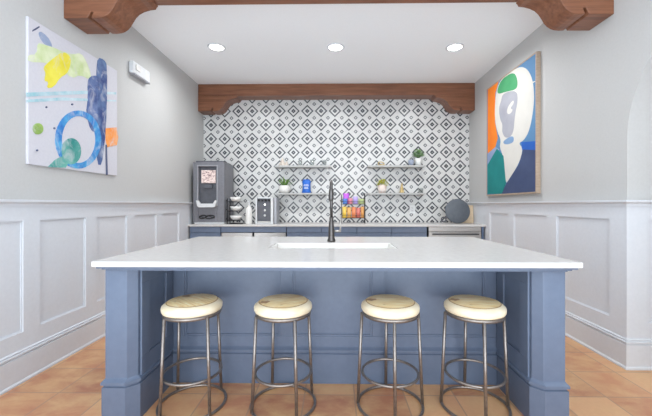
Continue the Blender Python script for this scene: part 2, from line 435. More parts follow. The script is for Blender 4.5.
# ------------------------------------------------------------------ stools
def make_stool():
    r = thing('bar_stool', '', 'bar stool', (0, 0, 0), 0, 'bar stools tucked under the island')
    b = B(); prof = [(0, .566), (.156, .566), (.166, .570), (.1715, .580), (.1725, .594), (.170, .604), (.146, .6235), (.1445, .6235), (.141, .6265), (0, .628)]
    lathe(b, prof, 64, mi=[1, 1, 1, 1, 1, 1, 2, 2, 0])
    for v in b.verts:
        k = 1 + .006*math.sin(3*math.atan2(v.co.y, v.co.x)+1) + .004*math.sin(7*math.atan2(v.co.y, v.co.x)); v.co.x *= k; v.co.y *= k
    obj('seat', b, ['seat', 'seatside', 'seatline'], r)
    b = B(); lathe(b, [(.154, .548), (.166, .548), (.166, .5655), (.154, .5655), (.154, .548)], 56); obj('seat_ring', b, 'gunmetal', r)
    for k in range(4):
        a = k*PI/2; c, s = math.cos(a), math.sin(a)
        b = B(); tube(b, [(.168*c, .168*s, .556), (.192*c, .192*s, .0095)], .0092, 12); obj('leg', b, 'gunmetal', r)
    b = B(); tube(b, circle(.165, .20, 56), .0078, 10, True); obj('footrest_ring', b, 'gunmetal', r)
    b = B(); tube(b, circle(.190, .0095, 56), .0085, 10, True); obj('floor_ring', b, 'gunmetal', r)
    return r
st = make_stool()
SP = [(-.862, 1.99, -39, 'wooden-seat bar stool nearest the island post on the watercolour side'),
      (-.314, 1.99, 31, 'wooden-seat bar stool second from the watercolour side of the island'),
      (.325, 1.99, -1, 'wooden-seat bar stool just past the faucet, one leg pointing straight out'),
      (.826, 1.99, -5, 'wooden-seat bar stool nearest the island post on the archway side')]
for i, (x, y, a, l) in enumerate(SP):
    o = st if i == 0 else copy_tree(st)
    o.location = (x, y, 0); o.rotation_euler = (0, 0, math.radians(a)); o['label'] = l

# ------------------------------------------------------------------ back counter
HB = .9165; CF = 4.74; cy = YB - .003
boxobjs = []
tag(boxobj('back_worktop', (-W+.019, W-.019, CF, cy, HB-.03, HB), 'quartz', None, .003), 'long white stone worktop along the patterned tile wall', 'worktop')
FY = 4.775; CT = HB - .0305
def front(parent, x0, x1, z0, z1, name='door', m='blue', pull=None):
    b = B(); box(b, x0, x1, -.02, 0, z0, z1)
    if z1 - z0 > .2:
        w = .06
        for (a, c, d, e) in ((x0, x1, z0, z0+w), (x0, x1, z1-w, z1), (x0, x0+w, z0+w, z1-w), (x1-w, x1, z0+w, z1-w)): box(b, a, c, -.028, -.0195, d, e)
    o = obj(name, b, m, parent, .002)
    if pull == 'knob':
        b = B(); lathe(b, [(0, 0), (.008, 0), (.007, .012), (.015, .018), (.014, .026), (0, .028)], 16, ((x0+x1)/2, -.02, (z0+z1)/2), ax='y'); obj('knob', b, 'black', o)
    if pull == 'bar':
        c = (x0+x1)/2; zz = (z0+z1)/2
        b = B(); tube(b, [(c-.06, -.021, zz), (c-.06, -.045, zz), (c+.06, -.045, zz), (c+.06, -.021, zz)], .006, 8); obj('pull', b, 'black', o)
    return o
def cabinet(label, x0, x1, split, apron=False):
    r = thing('base_cabinet', label, 'cabinet', ((x0+x1)/2, FY, 0), 0, 'blue base cabinets'); h = (x1-x0)/2 - .001
    boxobj('body', (-h, h, .001, cy-FY-.002, .1, CT), 'blue', r)
    boxobj('toe_kick', (-h, h, .07, .09, 0, .1), 'blue_dark', r)
    n = split; wd = 2*h/n
    for k in range(n):
        a = -h + k*wd + .004; c = -h + (k+1)*wd - .004
        front(r, a, c, .80, CT-.004, 'top_rail' )
        front(r, a, c, .66, .79, 'drawer', pull='knob')
        front(r, a, c, .12, .65, 'door', pull='bar')
cabinet('blue base cabinet under the coffee machine', -W+.045, -1.655, 1)
cabinet('wide blue base cabinet behind the faucet, below the open shelves', -.705, 1.305, 4)
def fridge(label, x0, x1, top, grp=None):
    r = thing('undercounter_fridge', label, 'fridge', ((x0+x1)/2, FY, 0), 0, grp); h = (x1-x0)/2 - .001
    boxobj('body', (-h, h, .001, cy-FY-.002, .02, top), 'black', r)
    boxobj('door', (-h+.004, h-.004, -.035, 0, .12, top-.075), 'steel', r, .004)
    boxobj('control_strip', (-h+.004, h-.004, -.03, 0, top-.07, top-.004), 'steel', r, .003)
    boxobj('grille', (-h+.004, h-.004, -.01, 0, .03, .11), 'mdark', r)
    b = B(); box(b, -h+.05, h-.04, -.060, -.045, top-.115, top-.095); box(b, -h+.06, -h+.075, -.046, -.0355, top-.113, top-.097); box(b, h-.065, h-.05, -.046, -.0355, top-.113, top-.097)
    obj('handle', b, 'slot', r, .003)
fridge('stainless undercounter appliance below the tiered stand', -1.645, -1.190, .80, 'stainless appliances with blue rail above')
fridge('stainless undercounter appliance below the drink dispenser', -1.175, -.712, .80, 'stainless appliances with blue rail above')
tag(boxobj('cabinet_rail', (-1.648, -.709, FY-.02, cy-.003, .803, CT), 'blue', None, .002), 'long blue rail above the two stainless appliances', 'cabinet rail')
fridge('wide stainless undercounter appliance below the round slate board', 1.318, 2.07, CT)
tag(boxobj('end_panel', (2.075, W-.045, FY-.03, cy-.003, 0, CT), 'blue_dark', None, .002), 'narrow dark blue end panel between the stainless appliance and the wall', 'cabinet panel')

# ------------------------------------------------------------------ coffee machine
cm = thing('coffee_machine', 'tall grey coffee machine with a lit picture screen and white drip tray', 'coffee machine', (-1.850, 4.81, HB))
hw = .228; D = .44; TZ = .905
b = B()
box(b, -hw, hw, .06, D, .03, TZ); box(b, -hw, -.150, 0, .06, .03, TZ); box(b, .118, hw, 0, .06, .03, TZ); box(b, -.150, .118, 0, .06, .84, TZ); box(b, -.150, .118, 0, .06, .03, .27)
obj('housing', b, 'mgrey', cm, .006)
boxobj('base', (-hw+.01, hw-.01, .02, D-.02, 0, .0298), 'pale', cm, .004)
boxobj('top_cap', (-hw+.03, hw-.03, .02, D-.03, TZ+.0002, TZ+.02), 'mdark', cm, .006)
b = B()
for (a, c, e, f) in ((-.168, -.150, .27, .86), (.118, .136, .27, .86), (-.150, .118, .842, .86)): box(b, a, c, -.012, -.0003, e, f)
obj('bezel', b, 'mgrey2', cm, .003)
boxobj('recess_back', (-.149, .117, .045, .0598, .272, .838), 'mdark', cm)
scr = mat('lit_menu_screen', (235,220,218), .3); n = NT(scr)
f1 = n.noise(n.coord((6,6,14)), 2.2, 3, .5, 1.2)
cc = n.ramp(f1, [(.35, (110,88,90)), (.45, (190,166,162)), (.55, (226,212,206)), (.68, (168,140,138))])
n.col(cc); n.link(cc, n.b.inputs['Emission Color']); n.b.inputs['Emission Strength'].default_value = .28
M['screen'] = scr
boxobj('screen', (-.118, .092, .022, .0445, .60, .79), 'screen', cm, .003)
boxobj('nozzle_block', (-.075, .045, .012, .0445, .52, .58), 'mdark', cm, .006)
b = B(); tray = [(-.165, .345), (-.140, .345), (-.11, .30), (.08, .30), (.108, .345), (.135, .345), (.115, .262), (.095, .245), (-.125, .245), (-.147, .262)]
prism(b, tray, lambda x, z: (x, -.055, z), lambda x, z: (x, -.0005, z)); obj('drip_tray', b, 'pale', cm, .004)
b = B()
for cx_, rx in ((-.085, .05), (.02, .065)):
    tube(b, [(cx_+rx*math.cos(k*PI/12), -.003, .105+.022*math.sin(k*PI/12)+.006*math.cos(k*PI/12)) for k in range(24)], .010, 6, True)
tube(b, [(-.14, -.003, .118), (-.06, -.003, .09), (.0, -.003, .12), (.09, -.003, .088)], .005, 6)
obj('emblem', b, 'black', cm)
b = B(); lathe(b, [(0, TZ+.0205), (.006, TZ+.0205), (.006, TZ+.026), (0, TZ+.026)], 10, (-.03, .08, 0)); obj('indicator', b, 'leafB', cm)

# ------------------------------------------------------------------ tiered stand with bowls
ts = thing('tiered_stand', 'black wire stand of three tiers holding white bowls beside the coffee machine', 'stand', (-1.468, 4.89, HB))
b = B()
for px, py in ((-.115, .06), (-.115, -.06)): tube(b, [(px, py, .004), (px, py, .375)], .007, 8)
obj('upright', b, 'black_wire', ts)
b = B(); tube(b, [(-.115, -.06, .005), (.10, -.06, .005)], .005, 8); tube(b, [(-.115, .06, .005), (.10, .06, .005)], .005, 8); tube(b, [(.10, -.065, .005), (.10, .065, .005)], .005, 8); obj('foot', b, 'black_wire', ts)
TIER = (.055, .190, .325)
for z in TIER:
    b = B(); tube(b, circle(.090, z, 32, -.005, 0), .005, 8, True); tube(b, [(-.119, .06, z), (-.075, .055, z)], .006, 8); tube(b, [(-.119, -.06, z), (-.075, -.055, z)], .006, 8)
    for q in (-.045, 0, .045): tube(b, [(-.005+q, -math.sqrt(.09**2-q*q), z), (-.005+q, math.sqrt(.09**2-q*q), z)], .003, 6)
    blob(b, (-.122, -.06, z+.02), (.014, .014, .014), 1)
    obj('tier', b, 'black_wire', ts)
def bowl(bm, r, h, t=.005, base=.55):
    lathe(bm, [(0, 0), (r*base, 0), (r*.85, h*.45), (r, h), (r-t, h), (r*.85-t, h*.45+.001), (r*base-t, t), (0, t)], 32)
for z, l in zip(TIER, ('white bowl on the bottom tier of the black wire stand', 'white bowl on the middle tier of the black wire stand', 'white bowl holding a pink packet on the top tier of the black wire stand')):
    r = B(); bowl(r, .088, .062)
    o = obj('bowl', r, 'ceramic'); o.location = (-1.473, 4.89, HB+z+.0055); tag(o, l, 'bowl', 'white bowls on the wire stand')
M['pink'] = mottled('pink_packet', (206,88,120), (224,120,146), 20, .5)
b = B(); blob(b, (0, 0, .03), (.035, .022, .03), 2, .05); o = obj('sweetener_packet', b, 'pink'); o.location = (-1.475, 4.89, HB+.325+.012); tag(o, 'small pink packet in the top bowl of the wire stand', 'packet')

# bottle and dispenser
bo = thing('pump_bottle', 'white pump bottle between the tiered stand and the drink dispenser', 'bottle', (-1.285, 4.90, HB))
b = B(); lathe(b, [(0, 0), (.046, 0), (.049, .006), (.049, .17), (.042, .20), (.022, .215), (.018, .22), (.018, .235), (0, .235)], 28); [setattr(v.co, 'z', v.co.z*1.18) for v in b.verts]; obj('bottle_body', b, 'ceramic', bo)
b = B(); lathe(b, [(0, .2355), (.021, .2355), (.021, .255), (.008, .258), (.008, .285), (0, .285)], 20); box(b, -.012, .012, -.05, .012, .2855, .30); bmesh.ops.translate(b, vec=(0, 0, .0425), verts=b.verts[:]); obj('pump', b, 'pale', bo)
dd = thing('drink_dispenser', 'white and charcoal drink dispenser with two pale buttons on the back worktop', 'drink dispenser', (-1.025, 4.88, HB))
b = B(); box(b, -.155, -.132, -.02, .30, 0, .395); box(b, .070, .105, -.02, .30, 0, .395); box(b, -.132, .070, .05, .30, 0, .395); box(b, -.132, .070, -.02, .05, 0, .02); obj('shell', b, 'pale', dd, .005)
boxobj('side_tank', (.108, .150, .03, .29, 0, .385), 'mgrey2', dd, .006)
boxobj('control_panel', (-.131, .069, .0, .0495, .0405, .375), 'mdark', dd, .004)
boxobj('drip_grate', (-.125, .063, -.03, -.001, .0205, .040), 'steel', dd, .003)
b = B()
for k in range(4): tube(b, [(-.105+k*.05, -.012, .365), (-.105+k*.05, -.012, .335)], [.018, .012], 10)
obj('nozzle', b, 'black', dd)
for z in (.20, .125):
    b = B(); lathe(b, [(0, 0), (.017, 0), (.015, .006), (0, .007)], 20, (-.02, -.0005, z), ax='y'); o = obj('button', b, 'pale', dd)
b = B(); lathe(b, [(0, 0), (.009, 0), (.008, .004), (0, .005)], 14, (-.02, -.0005, .285), ax='y'); obj('indicator', b, 'lamp', dd)

# ------------------------------------------------------------------ shelves
def shelf(x0, x1, zt, label):
    r = thing('wall_shelf', label, 'shelf', ((x0+x1)/2, YB, zt), 0, 'pale floating shelves on the tile wall'); h = (x1-x0)/2
    boxobj('board', (-h, h, -.20, -.001, -.028, 0), 'shelf', r, .003)
    for s in (-1, 1):
        b = B(); box(b, s*(h-.06)-.008, s*(h-.06)+.008, -.15, -.002, -.036, -.0285); box(b, s*(h-.06)-.008, s*(h-.06)+.008, -.010, -.002, -.075, -.036); obj('bracket', b, 'steel', r)
ZU, ZL = 1.815, 1.385
shelf(-.955, -.075, ZU, 'pale upper shelf on the tile wall nearer the coffee machine, holding small glasses')
shelf(-.955, -.075, ZL, 'pale lower shelf on the tile wall holding the spiky plant and blue pouch')
shelf(.510, 1.395, ZU, 'pale upper shelf on the tile wall holding the round bushy plant')
shelf(.510, 1.395, ZL, 'pale lower shelf on the tile wall holding the lime-green plant')
SY = 5.265
def leaf(bm, p, d, L, w, droop=.3, n=5, mi=0):
    d = Vector(d).normalized(); side = d.cross(Vector((0,0,1)))
    side = side.normalized() if side.length > .05 else Vector((1,0,0)); nrm = side.cross(d)
    rows = []
    for k in range(n+1):
        t = k/n; c = Vector(p) + d*L*t + Vector((0,0,-1))*droop*L*t*t; ww = w*math.sin(PI*min(.97, .18+.82*t))**.8
        rows.append([bm.verts.new(c - side*ww), bm.verts.new(c + nrm*ww*.25), bm.verts.new(c + side*ww), bm.verts.new(c - nrm*ww*.2)])
    for A, C in zip(rows, rows[1:]):
        for i in range(4): f = bm.faces.new((A[i], A[(i+1)%4], C[(i+1)%4], C[i])); f.smooth = True; f.material_index = mi
    bm.faces.new(rows[0]); bm.faces.new(rows[-1][::-1])
def pot(parent, prof, m, soil_r, soil_z, name='pot'):
    b = B(); lathe(b, prof, 36); o = obj(name, b, m, parent)
    b = B(); lathe(b, [(0, soil_z-.01), (soil_r, soil_z-.01), (soil_r, soil_z), (0, soil_z+.004)], 24); obj('soil', b, 'soil', parent)
# spiky plant
p = thing('potted_plant', 'spiky green plant in a white bowl pot on the lower shelf', 'potted plant', (-.812, SY, ZL))
pot(p, [(0, 0), (.055, 0), (.086, .035), (.092, .075), (.084, .118), (.078, .118), (.085, .075), (.078, .04), (.05, .008), (0, .008)], 'ceramic', .079, .10)
b = B()
for k in range(22):
    a = k*2.4; e = .40 + 1.0*((k*7) % 22)/22
    leaf(b, (.02*math.cos(a), .02*math.sin(a), .10), (math.cos(a)*math.cos(e), math.sin(a)*math.cos(e)*.7, math.sin(e)+.25), .17+.07*random.random(), .012, .30)
obj('leaves', b, 'leafA', p)
# blue pouch
p = thing('coffee_pouch', 'bright blue pouch with white writing on the lower shelf beside the spiky plant', 'pouch', (-.463, SY, ZL))
b = B(); prof = [(-.075, 0, .03), (-.074, .02, .036), (-.066, .05, .036), (-.063, .10, .034), (-.064, .15, .028), (-.070, .165, .022), (-.073, .185, .018), (-.058, .195, .010), (-.052, .215, .004)]
rows = []
for (x, z, t) in prof: rows.append([b.verts.new(v) for v in ((x, 0, z), (x*.7, -t, z), (0, -t*1.15, z), (-x*.7, -t, z), (-x, 0, z), (-x*.7, t, z), (0, t*1.1, z), (x*.7, t, z))])
for A, C in zip(rows, rows[1:]):
    for i in range(8): f = b.faces.new((A[i], A[(i+1)%8], C[(i+1)%8], C[i])); f.smooth = True
b.faces.new(rows[0]); b.faces.new(rows[-1][::-1]); obj('bag', b, 'bluebag', p)
b = B()
for z, w in ((.125, .036), (.108, .042), (.082, .030), (.066, .036)):
    for k in range(5): box(b, -w+k*2*w/5, -w+(k+.72)*2*w/5, -.0445, -.0425, z, z+.009)
obj('lettering', b, 'label', p)
# ornament + glasses, upper shelf
o = thing('ceramic_ornament', 'small beige peaked ornament on the upper shelf above the spiky plant', 'ornament', (-.845, SY, ZU))
b = B(); lathe(b, [(0, 0), (.052, 0), (.056, .02), (.036, .05), (.018, .10), (.006, .135), (0, .138)], 7, smooth=False); obj('peak', b, 'beige', o)
b = B(); lathe(b, [(0, 0), (.028, 0), (.030, .015), (.02, .045), (.004, .075), (0, .076)], 6, (.07, -.02, 0), smooth=False); obj('small_peak', b, 'beige', o)
def glass(x, z, r, h, label, y=SY):
    b = B(); lathe(b, [(0, 0), (r*.82, 0), (r, h), (r-.003, h), (r*.82-.003, .006), (0, .006)], 28)
    o = obj('drinking_glass', b, 'glass'); o.location = (x, y, z); return tag(o, label, 'glass', 'clear glasses on the shelves')
glass(-.565, ZU, .034, .085, 'clear glass on the upper shelf above the blue pouch, nearest the beige ornament')
glass(-.375, ZU, .034, .095, 'clear glass midway along the upper shelf with the beige ornament')
glass(-.18, ZU, .036, .095, 'clear glass at the faucet end of the upper shelf')
# upper shelf on the other side
b = B(); tube(b, [(.045*math.cos(a)+.0, .02*math.sin(2*a), .034+.026*math.sin(a)) for a in [k*PI/14 for k in range(28)]], .008, 8, True)
tube(b, [(.03*math.cos(a)+.025, .03*math.sin(a), .016+.008*math.cos(2*a)) for a in [k*PI/14 for k in range(28)]], .008, 8, True)
o = obj('knot_ornament', b, 'gold'); o.location = (.715, SY-.01, ZU+.0005); tag(o, 'small pale gold knot ornament on the upper shelf above the lime-green plant', 'ornament')
b = B(); lathe(b, [(0, 0), (.030, 0), (.044, .03), (.046, .085), (.042, .085), (.040, .03), (.027, .006), (0, .006)], 28)
o = obj('ceramic_cup', b, 'bluegrey'); o.location = (1.185, SY-.03, ZU); tag(o, 'small blue-grey cup beside the round bushy plant', 'cup')
p = thing('potted_plant', 'round bushy green plant in a white pot on the upper shelf', 'potted plant', (1.305, SY, ZU))
pot(p, [(0, 0), (.044, 0), (.057, .115), (.052, .115), (.040, .006), (0, .006)], 'ceramic', .05, .105)
b = B()
for k in range(230):
    u_, a = random.uniform(-.55, 1), random.uniform(0, 2*PI); q = math.sqrt(1-u_*u_); rr = random.uniform(.35, 1)
    d = Vector((q*math.cos(a), q*math.sin(a), u_)); c = Vector((0, 0, .185)) + Vector((d.x*.085*rr, d.y*.07*rr, d.z*.07*rr))
    leaf(b, c, d + Vector((random.uniform(-.4,.4), random.uniform(-.4,.4), random.uniform(-.2,.5))), .032, .008, .2, 3)
for k in range(7): tube(b, [(0, 0, .10), (.05*math.cos(k*.9), .04*math.sin(k*.9), .18)], .002, 5)
obj('leaves', b, 'leafB', p)
p = thing('potted_plant', 'lime-green plant in a blush pot on the lower shelf', 'potted plant', (.735, SY, ZL))
pot(p, [(0, 0), (.050, 0), (.066, .05), (.068, .09), (.062, .128), (.056, .128), (.062, .09), (.06, .05), (.046, .008), (0, .008)], 'pinkceramic', .056, .118)
b = B()
for k in range(-2, 3):
    a = -PI/2 + k*.55
    for zz in range(6): pass
    tube(b, [((.0515+.0165*min(1, z/.05))*math.cos(a), (.0515+.0165*min(1, z/.05))*math.sin(a), z) for z in (.012, .03, .05, .075)], .004, 6)
obj('stripe', b, 'ceramic', p)
b = B()
for k in range(170):
    u_, a = random.uniform(-.1, 1), random.uniform(0, 2*PI); q = math.sqrt(1-u_*u_); rr = random.uniform(.4, 1)
    d = Vector((q*math.cos(a), q*math.sin(a), u_)); c = Vector((0, 0, .125)) + Vector((d.x*.094*rr, d.y*.065*rr, d.z*.095*rr))
    leaf(b, c, d + Vector((random.uniform(-.4,.4), random.uniform(-.4,.4), random.uniform(-.1,.6))), .026, .009, .2, 3)
obj('leaves', b, 'leafC', p)
f = thing('figurine', 'small gold seated-shape figurine on the lower shelf beside the lime-green plant', 'figurine', (1.045, SY, ZL))
b = B(); lathe(b, [(0, 0), (.036, 0), (.038, .012), (.030, .03), (.024, .06), (.027, .08), (.016, .097), (.010, .103), (0, .104)], 20); blob(b, (0, -.004, .118), (.018, .018, .021), 2); blob(b, (.02, -.02, .03), (.018, .022, .016), 1); obj('body', b, 'gold', f)
b = B(); lathe(b, [(0, 0), (.034, 0), (.034, .012), (0, .012)], 20, (0, 0, 0)); bmesh.ops.translate(b, vec=(0,0,0), verts=b.verts[:]); obj('ear', (lambda bb: (b.free(), tube(bb, [(-.008, 0, .132), (-.010, 0, .158)], [.005, .002], 8), tube(bb, [(.008, 0, .132), (.010, 0, .158)], [.005, .002], 8), bb)[-1])(B()), 'gold', f)
glass(1.345, ZL, .040, .075, 'clear glass at the end of the lower shelf beyond the gold figurine')

# ------------------------------------------------------------------ snack rack with packets
RX, RY = .268, 5.10
rk = thing('snack_rack', 'black wire rack of bright snack packets behind the faucet', 'rack', (RX, RY, HB))
for s in (-1, 1):
    b = B()
    for y in (-.05, .07): tube(b, [(s*.178, y, .003), (s*.178, y, .46 if s > 0 else .44)], .005, 8)
    tube(b, [(s*.178, -.05, .004), (s*.178, .07, .004)], .004, 8); tube(b, [(s*.178, -.05, .40), (s*.178, .07, .40)], .004, 8)
    obj('side_frame', b, 'black_wire', rk)
for z in (.08, .29):
    b = B()
    for y in (-.055, -.02, .015, .05): tube(b, [(-.178, y, z), (.178, y, z)], .003, 6)
    tube(b, [(-.178, -.055, z+.045), (.178, -.055, z+.045)], .003, 6)
    obj('basket', b, 'black_wire', rk)
PK = [('yellow', (236,190,60)), ('gold', (222,160,70)), ('orange', (226,120,64)), ('red', (206,96,80)), ('amber', (224,150,72)),
      ('blue', (70,120,206)), ('pink', (216,120,140)), ('lilac', (170,150,220)), ('green', (168,184,120)), ('purple', (190,70,226))]
def packet(name, rgb, x, z, w, h, label, y=-.02, tilt=.05):
    m = mottled(name+'_packet_film', rgb, tuple(min(255, int(v*.75+70)) for v in rgb), 22, .25); M['pk'+name] = m
    b = B(); rows = []
    for k in range(7):
        t = k/6; th = .020*math.sin(PI*t)**.6 + .0008; ww = w/2*(1 if k in (0, 6) else .95)
        rows.append([b.verts.new(v) for v in ((-ww, 0, t*h), (-ww*.5, -th, t*h), (ww*.5, -th, t*h), (ww, 0, t*h), (ww*.5, th, t*h), (-ww*.5, th, t*h))])
    for A, C in zip(rows, rows[1:]):
        for i in range(6): f = b.faces.new((A[i], A[(i+1)%6], C[(i+1)%6], C[i])); f.smooth = True
    b.faces.new(rows[0]); b.faces.new(rows[-1][::-1])
    o = obj('snack_packet', b, 'pk'+name); o.location = (RX+x, RY+y, HB+z); o.rotation_euler = (-tilt, 0, random.uniform(-.1, .1))
    tag(o, label, 'snack packet', 'snack packets in the wire rack')
lo = .0835; hi = .2935
packet('yellow', PK[0][1], -.135, lo, .07, .17, 'yellow snack packet at the end of the lower basket of the rack')
packet('gold', PK[1][1], -.062, lo, .068, .16, 'golden snack packet next to the yellow one in the lower basket')
packet('orange', PK[2][1], .008, lo, .068, .165, 'deep orange snack packet in the middle of the lower basket')
packet('red', PK[3][1], .078, lo, .068, .155, 'brick-red snack packet in the lower basket of the rack')
packet('amber', PK[4][1], .142, lo, .055, .17, 'amber snack packet at the far end of the lower basket')
packet('blue', PK[5][1], -.125, hi, .075, .085, 'bright blue snack packet in the upper basket of the rack')
packet('pink', PK[6][1], -.045, hi, .075, .09, 'pink snack packet in the upper basket of the rack')
packet('lilac', PK[7][1], .035, hi, .075, .115, 'lilac snack packet in the middle of the upper basket')
packet('green', PK[8][1], .125, hi, .095, .08, 'pale green snack packet at the end of the upper basket')
packet('purple', PK[9][1], -.105, hi+.0, .095, .165, 'tall purple snack packet standing behind the blue one in the upper basket', .03)

# ------------------------------------------------------------------ boards by the right wall
b = B(); box(b, -.14, .14, -.010, .010, 0, .275)
o = obj('cutting_board', b, 'tan', None, .008); o.location = (1.985, 5.15, HB+.0005); o.rotation_euler = (-.06, 0, 0); tag(o, 'pale square wooden cutting board leaning behind the round slate board', 'cutting board')
rb = thing('serving_board', 'round slate-grey serving board with a ring handle leaning on the back worktop', 'serving board', (1.848, 5.06, HB+.187)); rb.rotation_euler = (-.12, 0, 0)
b = B(); lathe(b, [(0, -.009), (.182, -.009), (.186, -.005), (.186, .005), (.182, .009), (0, .009)], 64, ax='y'); obj('disc', b, 'slate', rb)
b = B(); d = Vector((-.86, 0, -.51)).normalized(); c = d*.250
tube(b, [c + Vector((.034*math.cos(k*PI/12), 0, .034*math.sin(k*PI/12))) for k in range(24)], .0105, 8, True); tube(b, [d*.178, d*.220], .014, 8); obj('handle', b, 'mdark', rb)
# outlet
ol = thing('wall_outlet', 'white double wall outlet on the tile between the rack and round board', 'outlet', (1.235, YB, 1.125))
boxobj('cover_plate', (-.045, .045, -.007, -.0005, -.065, .065), 'outlet', ol, .003)
for z in (-.024, .024):
    b = B(); box(b, -.009, -.006, -.0085, -.0072, z-.008, z+.008); box(b, .006, .009, -.0085, -.0072, z-.008, z+.008); obj('socket', b, 'slot', ol)

# wall box high on the left wall
wb = thing('wall_alarm', 'small white plastic alarm box high on the wall beyond the watercolour', 'alarm', (-W, 3.57, 2.575))
boxobj('housing', (.0005, .05, -.155, .155, 0, .125), 'pale', wb, .012)
boxobj('lens', (.0505, .062, -.12, -.04, .04, .10), 'ceramic', wb, .006)
boxobj('base_strip', (.0005, .056, -.14, .15, -.018, -.0005), 'mgrey2', wb, .004)

